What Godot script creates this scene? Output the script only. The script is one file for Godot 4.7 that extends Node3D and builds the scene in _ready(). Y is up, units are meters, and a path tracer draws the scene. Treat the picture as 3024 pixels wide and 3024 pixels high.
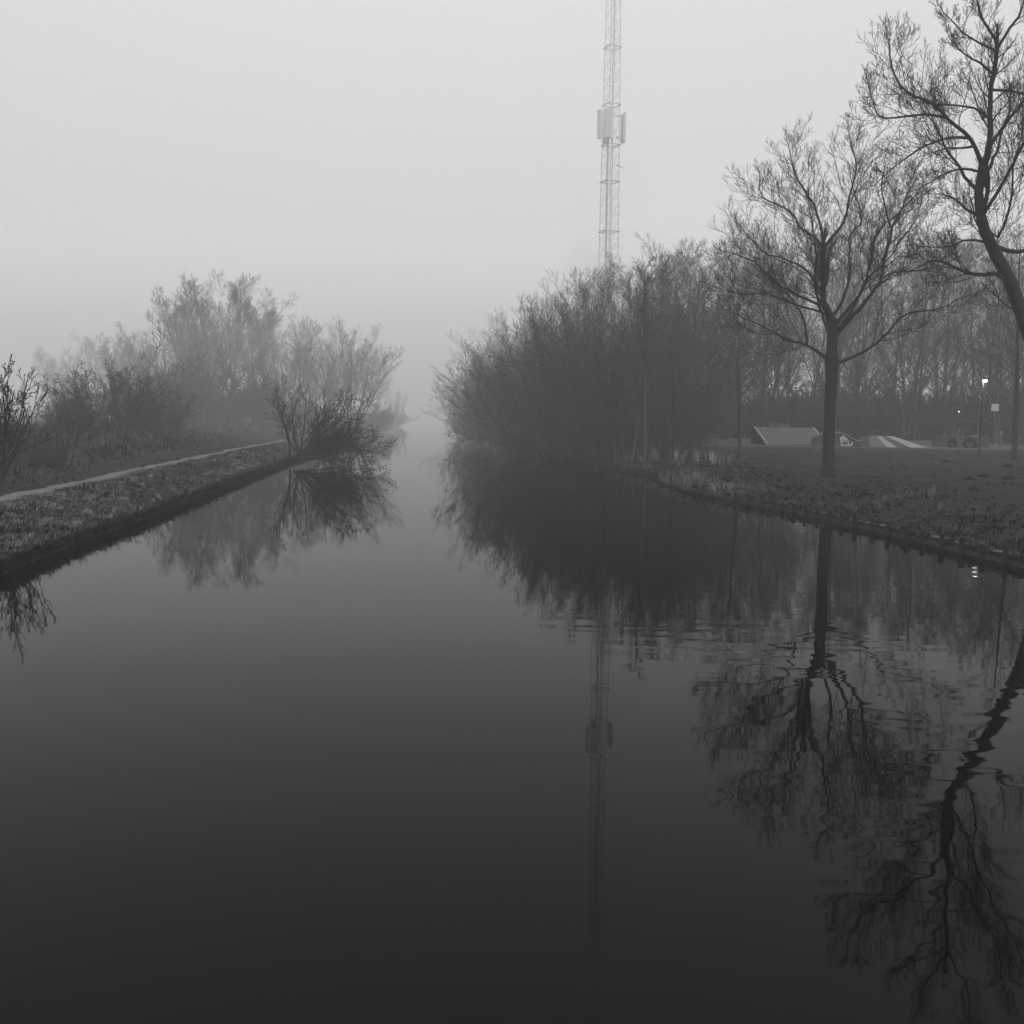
extends Node3D
# A foggy canal on a grey winter day: water between two grass banks, bare trees, a lattice mast and a small skate park.

var rng := RandomNumberGenerator.new()
var used := {}
var M := {}
var bump := FastNoiseLite.new()
var wave := FastNoiseLite.new()

# ------------------------------------------------------------------ naming

func numbered(called: String) -> String:
	if not used.has(called):
		used[called] = 0
		return called
	used[called] += 1
	return "%s_%03d" % [called, used[called]]

func tag(o: Node, label: String, category: String, group := "", kind := "") -> Node:
	if label: o.set_meta("label", label)
	if category: o.set_meta("category", category)
	if group: o.set_meta("group", group)
	if kind: o.set_meta("kind", kind)
	return o

func thing(called: String, label: String, category: String, where: Vector3, turn := 0.0, group := "") -> Node3D:
	var o := Node3D.new()
	o.name = numbered(called)
	add_child(o)
	o.position = where
	o.rotation.y = turn
	tag(o, label, category, group)
	return o

func put(called: String, mesh: Mesh, material: Material, parent: Node = null, where := Vector3.ZERO) -> MeshInstance3D:
	var o := MeshInstance3D.new()
	o.mesh = mesh
	o.material_override = material
	o.position = where
	if parent:
		o.name = called
		parent.add_child(o, true)
	else:
		o.name = numbered(called)
		add_child(o)
	return o

func structure(called: String, mesh: Mesh, material: Material) -> MeshInstance3D:
	var o := put(called, mesh, material)
	o.set_meta("kind", "structure")
	return o

# a copy of a thing with its parts, sharing their meshes
func copy(proto: Node3D, called: String, label: String, category: String, where: Vector3, turn: float, size: float, group: String) -> Node3D:
	var c: Node3D = proto.duplicate()
	c.name = numbered(called)
	add_child(c)
	c.position = where
	c.rotation.y = turn
	c.scale = Vector3(size, size, size)
	c.visible = true
	tag(c, label, category, group)
	return c

# ------------------------------------------------------------------ mesh building

class Bucket:
	var v := PackedVector3Array()
	var n := PackedVector3Array()
	var i := PackedInt32Array()
	func tube(pts: PackedVector3Array, rad: PackedFloat32Array, sides: int) -> void:
		var base := v.size()
		var m := pts.size()
		var u := Vector3.ZERO
		for k in m:
			var d: Vector3 = (pts[mini(k + 1, m - 1)] - pts[maxi(k - 1, 0)]).normalized()
			if k == 0:
				u = d.cross(Vector3(0.31, 0.17, 0.93)).normalized()
				if u.length() < 0.5: u = Vector3.RIGHT
			else:
				u = (u - d * u.dot(d)).normalized()
			var w := d.cross(u)
			for s in sides:
				var a := TAU * s / sides
				var o := u * cos(a) + w * sin(a)
				v.append(pts[k] + o * rad[k])
				n.append(o)
		for k in m - 1:
			for s in sides:
				var a := base + k * sides + s
				var b := base + k * sides + (s + 1) % sides
				i.append_array([a, a + sides, b, b, a + sides, b + sides])
	func bar(a: Vector3, b: Vector3, r: float, sides := 4) -> void:
		tube(PackedVector3Array([a, b]), PackedFloat32Array([r, r]), sides)
	func quad(a: Vector3, b: Vector3, c: Vector3, d: Vector3) -> void:
		var nn := (c - a).cross(b - a).normalized()
		var k := v.size()
		v.append_array([a, b, c, d])
		n.append_array([nn, nn, nn, nn])
		i.append_array([k, k + 1, k + 2, k, k + 2, k + 3])
	# a solid between a lower and an upper ring of corners (same count)
	func solid(low: Array, high: Array) -> void:
		var m := low.size()
		for k in m:
			quad(low[k], high[k], high[(k + 1) % m], low[(k + 1) % m])
		for k in range(1, m - 1):
			tri(high[0], high[k + 1], high[k])
			tri(low[0], low[k], low[k + 1])
	func tri(a: Vector3, b: Vector3, c: Vector3) -> void:
		var nn := (c - a).cross(b - a).normalized()
		var k := v.size()
		v.append_array([a, b, c])
		n.append_array([nn, nn, nn])
		i.append_array([k, k + 1, k + 2])
	func box(c: Vector3, s: Vector3, t := Basis.IDENTITY) -> void:
		var h := s / 2
		var f := func(x: float, y: float, z: float) -> Vector3: return c + t * Vector3(x * h.x, y * h.y, z * h.z)
		solid([f.call(-1, -1, 1), f.call(1, -1, 1), f.call(1, -1, -1), f.call(-1, -1, -1)], [f.call(-1, 1, 1), f.call(1, 1, 1), f.call(1, 1, -1), f.call(-1, 1, -1)])
	func mesh() -> ArrayMesh:
		var a := []
		a.resize(Mesh.ARRAY_MAX)
		a[Mesh.ARRAY_VERTEX] = v
		a[Mesh.ARRAY_NORMAL] = n
		a[Mesh.ARRAY_INDEX] = i
		var m := ArrayMesh.new()
		m.add_surface_from_arrays(Mesh.PRIMITIVE_TRIANGLES, a)
		return m

func box_mesh(s: Vector3, t := Basis.IDENTITY) -> ArrayMesh:
	var b := Bucket.new()
	b.box(Vector3.ZERO, s, t)
	return b.mesh()

# ------------------------------------------------------------------ branching

func aside(d: Vector3, angle: float, azimuth: float) -> Vector3:
	var u := d.cross(Vector3(0.3, 0.2, 0.93)).normalized()
	var w := d.cross(u)
	return (d * cos(angle) + (u * cos(azimuth) + w * sin(azimuth)) * sin(angle)).normalized()

# One branch and, from it, its own branches. P holds per-level lists: kids, ratio, angle, wander, up; and thin (least radius), from, top (level of the twigs)
func grow(buckets: Array, p: Vector3, d: Vector3, length: float, r: float, level: int, P: Dictionary) -> void:
	var top: int = P.top
	var n: int = maxi(2, [7, 6, 4, 3, 2][level])
	var pts := PackedVector3Array([p])
	var rad := PackedFloat32Array([r])
	var dirs := PackedVector3Array([d])
	var step := length / n
	var wander: float = P.wander[level]
	var up: float = P.up[level]
	for k in n:
		d = (d + Vector3(rng.randfn(), rng.randfn(), rng.randfn()) * wander + Vector3.UP * up).normalized()
		p += d * step
		pts.append(p)
		dirs.append(d)
		var t := float(k + 1) / n
		rad.append(maxf(P.thin, r * (1.0 - (0.88 if level == 0 else 0.62 if level < top else 0.5) * t)))
	buckets[mini(level, buckets.size() - 1)].tube(pts, rad, 7 if level == 0 and r > 0.05 else (5 if r > 0.04 else 3))
	if level < top:
		sprout(buckets, pts, rad, level, P, length)

# branches along a given limb
func sprout(buckets: Array, pts: PackedVector3Array, rad: PackedFloat32Array, level: int, P: Dictionary, length: float) -> void:
	var m := pts.size() - 1
	var count: int = P.kids[level]
	var az := rng.randf() * TAU
	for c in count:
		var t: float = P.from[level] + (1.0 - P.from[level]) * (c + rng.randf()) / count
		var at := t * m
		var k := mini(int(at), m - 1)
		var q := pts[k].lerp(pts[k + 1], at - k)
		var along := (pts[k + 1] - pts[k]).normalized()
		var rr := lerpf(rad[k], rad[k + 1], at - k)
		az += 2.4 + rng.randf_range(-0.5, 0.5)
		var e: Vector3 = aside(along, P.angle[level] * rng.randf_range(0.7, 1.3), az)
		var l: float = length * P.ratio[level] * rng.randf_range(0.6, 1.25) * (1.15 - 0.6 * t)
		grow(buckets, q, e, l, maxf(P.thin, rr * P.slim), level + 1, P)

func limb(b: Bucket, path: Array, deep: float, r0: float, r1: float, sides := 6, z0 := 0.0) -> Array:
	# a limb through points given in the tree's own plane; it leans deep metres forward or back by its end
	var c := Curve3D.new()
	for k in path.size():
		var t := float(k) / (path.size() - 1)
		var z := z0 + deep * (t * t * 0.5 + t * 0.5)
		var a: Vector2 = path[maxi(k - 1, 0)]
		var e: Vector2 = path[mini(k + 1, path.size() - 1)]
		var h := Vector3(e.x - a.x, e.y - a.y, 0.0) / 6.0
		c.add_point(Vector3(path[k].x, path[k].y, z), -h, h)
	var l := c.get_baked_length()
	var n := maxi(4, int(l / 0.28))
	var pts := PackedVector3Array()
	var rad := PackedFloat32Array()
	for k in n + 1:
		var t := float(k) / n
		pts.append(c.sample_baked(l * t, true) + Vector3(rng.randfn(), rng.randfn(), rng.randfn()) * minf(0.025, r0 * 0.2) * (1.0 if k > 0 else 0.0))
		rad.append(lerpf(r0, r1, pow(t, 0.8)) * rng.randf_range(0.94, 1.06))
	b.tube(pts, rad, sides)
	return [pts, rad, l]

func crown_on(bucket: Bucket, limbs: Array, P: Dictionary, density: float, reach: float) -> void:
	for L in limbs:
		var kids: Array = P.kids.duplicate()
		kids[0] = maxi(3, int(L[2] * density))
		var Q := P.duplicate()
		Q.kids = kids
		sprout([bucket, bucket], L[0], L[1], 0, Q, reach * clampf(L[2] / 3.0, 0.6, 1.2))
		# the limb's own end goes on as a twig
		var pts: PackedVector3Array = L[0]
		var rad: PackedFloat32Array = L[1]
		grow([bucket, bucket], pts[-1], (pts[-1] - pts[-2]).normalized(), 0.7, rad[-1], 1, Q)

# ------------------------------------------------------------------ terrain

const LEFT := [Vector2(-5.9, 14), Vector2(-8, -8), Vector2(-8.9, -16.8), Vector2(-9.32, -21), Vector2(-9.75, -26.8), Vector2(-10.95, -39.6), Vector2(-11.95, -51), Vector2(-13.9, -80), Vector2(-16.8, -125), Vector2(-23.9, -231), Vector2(-52.4, -700)]
const RIGHT := [Vector2(13.85, 14), Vector2(11.15, -12), Vector2(10.2, -19.7), Vector2(10.02, -21.2), Vector2(9.61, -24.6), Vector2(9, -28.4), Vector2(8.3, -32.7), Vector2(7.35, -36), Vector2(6.55, -39), Vector2(6.6, -42), Vector2(6.7, -45.5), Vector2(6, -51), Vector2(4.7, -56), Vector2(2.6, -65), Vector2(0.3, -80), Vector2(-2.9, -105), Vector2(-8.9, -160), Vector2(-15.9, -231), Vector2(-39.9, -700)]

func edge(poly: Array, z: float) -> float:
	for k in poly.size() - 1:
		if z >= poly[k + 1].y or k == poly.size() - 2:
			var t: float = (z - poly[k].y) / (poly[k + 1].y - poly[k].y)
			return lerpf(poly[k].x, poly[k + 1].x, t)
	return poly[-1].x

func left_height(x: float, z: float) -> float:
	var t := edge(LEFT, z) - x
	var h := 0.22 + 0.38 * smoothstep(0.0, 2.6, t) + 0.75 * smoothstep(5.0, 13.0, t)
	return h + bump.get_noise_2d(x, z) * (0.05 * smoothstep(0.0, 0.6, t) + 0.3 * smoothstep(5.0, 10.0, t)) - 0.04 * exp(-pow((t - 3.28) / 0.6, 2.0))

func right_height(x: float, z: float) -> float:
	var t := x - edge(RIGHT, z)
	var h := 0.16 + 0.54 * smoothstep(0.0, 3.6, t) + 0.06 * smoothstep(4.0, 14.0, t)
	return h + bump.get_noise_2d(x, z) * 0.07 * smoothstep(0.0, 0.8, t)

func rows() -> PackedFloat32Array:
	var out := PackedFloat32Array()
	var z := 14.0
	while z > -700.0:
		out.append(z)
		z -= 0.7 if z > -70.0 else (0.7 + (-70.0 - z) * 0.12)
	out.append(-700.0)
	return out

func terrain(left: bool) -> ArrayMesh:
	var zs := rows()
	var ts := [0.0, 0.0, 0.08, 0.25, 0.5, 0.9, 1.4, 2.0, 2.4, 2.8, 3.28, 3.75, 4.4, 5.6, 6.5, 7.6, 9.0, 10.5, 12.0, 14.0, 16.5, 20.0, 25.0, 32.0, 42.0, 60.0, 90.0, 150.0, 260.0, 420.0]
	var v := PackedVector3Array()
	for z in zs:
		for k in ts.size():
			var t: float = ts[k]
			var ex := edge(LEFT if left else RIGHT, z) + bump.get_noise_2d(z * 3.0, 40.0 if left else 90.0) * 0.09
			var x := ex - t if left else ex + t
			var y := left_height(x, z) if left else right_height(x, z)
			if k == 0: y = -0.8
			v.append(Vector3(x, y, z))
	var idx := PackedInt32Array()
	var w := ts.size()
	for r in zs.size() - 1:
		for k in w - 1:
			var a := r * w + k
			if left: idx.append_array([a, a + 1, a + w, a + 1, a + w + 1, a + w])
			else: idx.append_array([a, a + w, a + 1, a + 1, a + w, a + w + 1])
	return smooth(v, idx)

func smooth(v: PackedVector3Array, idx: PackedInt32Array) -> ArrayMesh:
	var n := PackedVector3Array()
	n.resize(v.size())
	for k in range(0, idx.size(), 3):
		var f := (v[idx[k + 2]] - v[idx[k]]).cross(v[idx[k + 1]] - v[idx[k]])
		for j in 3: n[idx[k + j]] += f
	for k in n.size(): n[k] = n[k].normalized() if n[k].length() > 0.0 else Vector3.UP
	var b := Bucket.new()
	b.v = v
	b.n = n
	b.i = idx
	return b.mesh()

func path_mesh() -> ArrayMesh:
	var v := PackedVector3Array()
	var idx := PackedInt32Array()
	var z := 14.0
	var r := 0
	while z > -260.0:
		var ex := edge(LEFT, z)
		for k in 5:
			var t: float = 2.92 + 0.72 * k / 4.0 + bump.get_noise_2d(z * 2.0, k * 50.0) * (0.22 if k == 0 or k == 4 else 0.0)
			v.append(Vector3(ex - t, left_height(ex - t, z) + (0.03 if k > 0 and k < 4 else 0.004) + 0.012, z))
		if r > 0:
			for k in 4:
				var a := (r - 1) * 5 + k
				idx.append_array([a, a + 1, a + 5, a + 1, a + 6, a + 5])
		r += 1
		z -= 0.6 if z > -80.0 else 3.0
	return smooth(v, idx)

# the water as a sheet whose ripples are real; they are strongest in the breeze along the right bank
func water_mesh() -> ArrayMesh:
	var v := PackedVector3Array()
	var n := PackedVector3Array()
	var idx := PackedInt32Array()
	var zs := PackedFloat32Array([16.0, 6.0])
	var z := -2.0
	while z > -75.0:
		zs.append(z)
		z -= maxf(0.045, -z * 0.0055)
	zs.append_array([-90.0, -150.0, -300.0, -700.0])
	var xs := PackedFloat32Array([-80.0, -30.0])
	var x := -15.0
	while x < 13.0:
		xs.append(x)
		x += 0.6 if x < -3.0 else 0.13
	xs.append_array([25.0, 60.0])
	for zz in zs:
		for xx in xs:
			var a := ripple(xx, zz)
			var e := 0.03
			v.append(Vector3(xx, 0.0, zz))
			var sx := (wave.get_noise_2d((xx + e) * 0.3, zz) - wave.get_noise_2d((xx - e) * 0.3, zz)) / (2.0 * e)
			var sz := (wave.get_noise_2d(xx * 0.3, zz + e) - wave.get_noise_2d(xx * 0.3, zz - e)) / (2.0 * e)
			n.append(Vector3(-sx * a, 1.0, -sz * a).normalized())
	var w := xs.size()
	for r in zs.size() - 1:
		for k in w - 1:
			var a := r * w + k
			idx.append_array([a, a + w, a + 1, a + 1, a + w, a + w + 1])
	var b := Bucket.new()
	b.v = v
	b.n = n
	b.i = idx
	return b.mesh()

func ripple(x: float, z: float) -> float:
	var side := smoothstep(-2.0, 7.0, x + bump.get_noise_2d(x * 0.5, z * 0.5) * 5.0)
	var far := exp(-pow((z + 12.0) / 13.0, 2.0))
	var patches := 0.55 + 0.9 * bump.get_noise_2d(x * 0.8 + 70.0, z * 0.8)
	return (0.0002 + 0.0019 * side * far * clampf(patches, 0.1, 1.4)) * smoothstep(0.0, 3.0, -z)

# ------------------------------------------------------------------ materials

func noise(freq: float, octaves: int, seed_: int) -> FastNoiseLite:
	var f := FastNoiseLite.new()
	f.seed = seed_
	f.frequency = freq
	f.fractal_octaves = octaves
	return f

func noise_tex(freq: float, octaves: int, low: float, high: float, seed_: int, side := 512, normal := false) -> NoiseTexture2D:
	var t := NoiseTexture2D.new()
	t.width = side
	t.height = side
	t.seamless = true
	t.noise = noise(freq, octaves, seed_)
	if normal:
		t.as_normal_map = true
		t.bump_strength = 6.0
	else:
		var g := Gradient.new()
		var a := pow(low, 1.0 / 2.2)
		var b := pow(high, 1.0 / 2.2)
		g.set_color(0, Color(a, a, a))
		g.set_color(1, Color(b, b, b))
		t.color_ramp = g
	return t

func rough(low: float, high: float, size: float, freq: float, seed_: int, roughness := 0.95, bumpy := true) -> StandardMaterial3D:
	var m := StandardMaterial3D.new()
	m.albedo_texture = noise_tex(freq, 5, low, high, seed_)
	m.uv1_triplanar = true
	m.uv1_world_triplanar = true
	m.uv1_scale = Vector3.ONE / size
	m.roughness = roughness
	m.metallic_specular = 0.1
	if bumpy:
		m.normal_enabled = true
		m.normal_texture = noise_tex(freq * 1.6, 5, 0, 1, seed_ + 5, 512, true)
		m.normal_scale = 0.8
	return m

func plain(c: float, roughness := 0.9, spec := 0.15) -> StandardMaterial3D:
	var m := StandardMaterial3D.new()
	var s := Color(c, c, c).linear_to_srgb()
	m.albedo_color = s
	m.roughness = roughness
	m.metallic_specular = spec
	return m

func _ready() -> void:
	# camera
	var cam := Camera3D.new()
	cam.name = "camera"
	cam.position = Vector3(0, 3, 0)
	cam.rotation_degrees = Vector3(-5.67, 0, 0.65)
	cam.fov = 53.05
	cam.near = 0.1
	cam.far = 2500.0
	add_child(cam)
	cam.current = true
	# sky, air, exposure
	var env := Environment.new()
	var sky_look := ProceduralSkyMaterial.new()
	sky_look.sky_top_color = Color(1.0, 1.0, 1.0)
	sky_look.sky_horizon_color = Color(0.63, 0.63, 0.63)
	sky_look.sky_curve = 0.6
	sky_look.sky_energy_multiplier = 1.3
	sky_look.ground_bottom_color = Color(0.3, 0.3, 0.3)
	sky_look.ground_horizon_color = Color(0.6, 0.6, 0.6)
	sky_look.sun_angle_max = 1.0
	var sky := Sky.new()
	sky.sky_material = sky_look
	env.background_mode = Environment.BG_SKY
	env.sky = sky
	env.tonemap_mode = Environment.TONE_MAPPER_LINEAR
	env.tonemap_exposure = 1.0
	env.sdfgi_enabled = true
	env.ssao_enabled = true
	env.ssil_enabled = true
	env.fog_enabled = true
	env.fog_density = 0.002
	env.fog_light_color = Color(0.92, 0.92, 0.92)
	env.volumetric_fog_enabled = true
	env.volumetric_fog_density = 0.0
	var we := WorldEnvironment.new()
	we.name = "world_environment"
	we.environment = env
	add_child(we)
	var sun := DirectionalLight3D.new()
	sun.name = "sun"
	sun.light_energy = 0.45
	sun.light_angular_distance = 40.0
	sun.sky_mode = DirectionalLight3D.SKY_MODE_LIGHT_ONLY
	sun.shadow_enabled = true
	sun.rotation_degrees = Vector3(-62, 25, 0)
	add_child(sun)

	bump.seed = 11
	bump.frequency = 0.22
	bump.fractal_octaves = 4
	wave.seed = 3
	wave.frequency = 2.4
	wave.fractal_octaves = 2

	M.soil = rough(0.004, 0.034, 5.0, 0.02, 21)
	M.path = rough(0.05, 0.17, 1.6, 0.03, 22)
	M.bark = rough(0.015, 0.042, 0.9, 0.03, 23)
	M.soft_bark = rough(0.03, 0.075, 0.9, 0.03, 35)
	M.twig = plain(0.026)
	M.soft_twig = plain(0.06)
	M.pale_bark = rough(0.0, 0.2, 0.5, 0.02, 24)
	M.concrete = rough(0.03, 0.09, 3.0, 0.02, 25)
	M.deck = rough(0.04, 0.1, 2.2, 0.025, 26, 0.7)
	M.dark_deck = rough(0.035, 0.065, 2.2, 0.025, 27, 0.8)
	M.paint = rough(0.3, 0.5, 1.5, 0.03, 36, 0.6, false)
	M.white = rough(0.12, 0.24, 1.5, 0.03, 28, 0.6, false)
	M.timber = rough(0.008, 0.026, 0.5, 0.04, 29)
	M.plank = rough(0.02, 0.055, 0.5, 0.04, 37)
	M.board_top = rough(0.06, 0.2, 0.6, 0.03, 34)
	M.steel = plain(0.68, 0.6)
	M.rubber = plain(0.008, 0.9, 0.05)
	M.dark = plain(0.03, 0.8)
	M.panel = plain(0.72, 0.6)
	M.grey_paint = plain(0.08, 0.7)
	var blade := StandardMaterial3D.new()
	blade.vertex_color_use_as_albedo = true
	blade.roughness = 0.9
	blade.metallic_specular = 0.05
	M.blade = blade
	var water := StandardMaterial3D.new()
	water.albedo_color = Color(0.015, 0.015, 0.015)
	water.roughness = 0.02
	water.metallic_specular = 0.128
	M.water = water

	setting()
	mast()
	main_trees()
	skate_park()
	right_bank()
	woods()
	left_bank()
	grasses()

# ------------------------------------------------------------------ the setting

func setting() -> void:
	structure("water", water_mesh(), M.water)
	structure("ground", terrain(true), M.soil)
	structure("ground", terrain(false), M.soil)
	structure("path", path_mesh(), M.path)

	# thicker mist lying over the far canal and the meadows on its left
	var mist := FogVolume.new()
	mist.name = "mist_bank"
	mist.shape = RenderingServer.FOG_VOLUME_SHAPE_BOX
	mist.size = Vector3(420, 12, 560)
	mist.position = Vector3(-214, 5, -331)
	mist.rotation.y = 0.05
	var look := FogMaterial.new()
	look.density = 0.005
	look.albedo = Color(1.0, 1.0, 1.0)
	mist.material = look
	add_child(mist)
	tag(mist, "pale mist lying low over the far canal and the left meadows", "mist", "", "stuff")
	var damp := FogVolume.new()
	damp.name = "wood_mist"
	damp.shape = RenderingServer.FOG_VOLUME_SHAPE_BOX
	damp.size = Vector3(130, 20, 90)
	damp.position = Vector3(70, 9, -133)
	var drift := FogMaterial.new()
	drift.density = 0.008
	drift.albedo = Color(1.0, 1.0, 1.0)
	damp.material = drift
	add_child(damp)
	tag(damp, "mist hanging between the trees of the wood behind the skate ramps", "mist", "", "stuff")
	var cloud := FogVolume.new()
	cloud.name = "low_cloud"
	cloud.shape = RenderingServer.FOG_VOLUME_SHAPE_BOX
	cloud.size = Vector3(150, 40, 88)
	cloud.position = Vector3(4, 43, -84)
	var veil := FogMaterial.new()
	veil.density = 0.0068
	veil.albedo = Color(1.0, 1.0, 1.0)
	cloud.material = veil
	add_child(cloud)
	tag(cloud, "low cloud drifting round the upper half of the mast", "cloud", "", "stuff")
	var haze := FogVolume.new()
	haze.name = "high_mist"
	haze.shape = RenderingServer.FOG_VOLUME_SHAPE_BOX
	haze.size = Vector3(440, 27, 600)
	haze.position = Vector3(-223, 12.3, -372)
	haze.rotation.y = 0.05
	var thin := FogMaterial.new()
	thin.density = 0.002
	thin.albedo = Color(1.0, 1.0, 1.0)
	haze.material = thin
	add_child(haze)
	tag(haze, "thinner mist reaching above the left bank's treetops", "mist", "", "stuff")

func mast() -> void:
	var base := Vector3(9.27, 0.75, -103.6)
	var t := thing("radio_mast", "tall slim steel lattice mast fading into the fog above the trees", "mast", base, deg_to_rad(26.6))
	var top := 54.0
	var half := func(y: float) -> float: return lerpf(0.82, 0.42, y / top)
	for s in [[1, 1], [1, -1], [-1, -1], [-1, 1]]:
		var b := Bucket.new()
		b.tube(PackedVector3Array([Vector3(s[0] * half.call(0.0), 0, s[1] * half.call(0.0)), Vector3(s[0] * half.call(top), top, s[1] * half.call(top))]), PackedFloat32Array([0.042, 0.026]), 6)
		put("leg", b.mesh(), M.steel, t)
	# bracing of each face, one part per face
	for f in 4:
		var b := Bucket.new()
		var y := 0.0
		var k := 0
		while y < top - 0.8:
			var h0: float = half.call(y)
			var h1: float = half.call(y + 0.8)
			var turn := Basis(Vector3.UP, f * PI / 2)
			var a := turn * Vector3(-h0 if k % 2 == 0 else h0, y, h0)
			var c := turn * Vector3(h1 if k % 2 == 0 else -h1, y + 0.8, h1)
			b.bar(a, c, 0.019, 4)
			b.bar(turn * Vector3(-h1, y + 0.8, h1), turn * Vector3(h1, y + 0.8, h1), 0.015, 4)
			y += 0.8
			k += 1
		put("bracing", b.mesh(), M.steel, t)
	for y in [14.4, 19.9, 24.7, 28.2, 32.0, 37.4, 44.0, 49.0]:
		var h: float = half.call(y) + 0.1
		var b := Bucket.new()
		for f in 4:
			var turn := Basis(Vector3.UP, f * PI / 2)
			b.bar(turn * Vector3(-h, y, h), turn * Vector3(h, y, h), 0.05, 4)
		put("rest_platform", b.mesh(), M.steel, t)
	var ladder := Bucket.new()
	ladder.box(Vector3(-0.5, 15.6, 0.3), Vector3(0.2, 31.2, 0.12))
	put("cable_ladder", ladder.mesh(), M.steel, t)
	var thin := Bucket.new()
	thin.box(Vector3(0.25, 27.0, -0.3), Vector3(0.07, 54.0, 0.07))
	put("ladder", thin.mesh(), M.steel, t)
	for a in [[-1.45, 0.2, 0.5], [-1.05, 0.75, 0.0], [1.2, 0.5, -0.4], [1.42, -0.1, 0.3], [0.1, -1.35, 0.0], [-0.75, 0.95, 0.3]]:
		var p := Bucket.new()
		var turn := Basis(Vector3.UP, atan2(a[0], a[1]))
		p.box(Vector3(a[0], 29.95, a[1]), Vector3(0.42, 2.7, 0.24), turn)
		var o := put("antenna_panel", p.mesh(), M.panel, t)
		for y in [29.0, 31.0]:
			put("bracket", stick(Vector3(a[0], y, a[1]), Vector3(a[0] * 0.35, y, a[1] * 0.35), 0.04, 4), M.steel, o)
	var stub := Bucket.new()
	stub.bar(Vector3(0.5, 26.3, 0.3), Vector3(1.5, 26.3, -0.2), 0.06, 4)
	put("side_arm", stub.mesh(), M.steel, t)
	put("beacon_rod", stick(Vector3(0, top, 0), Vector3(0, top + 1.6, 0), 0.04), M.steel, t)
	put("footing", box_mesh(Vector3(2.6, 0.7, 2.6)), M.concrete, t, Vector3(0, -0.1, 0))

func stick(a: Vector3, b: Vector3, r: float, sides := 6) -> ArrayMesh:
	var k := Bucket.new()
	k.bar(a, b, r, sides)
	return k.mesh()

# ------------------------------------------------------------------ the two large bare trees

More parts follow.
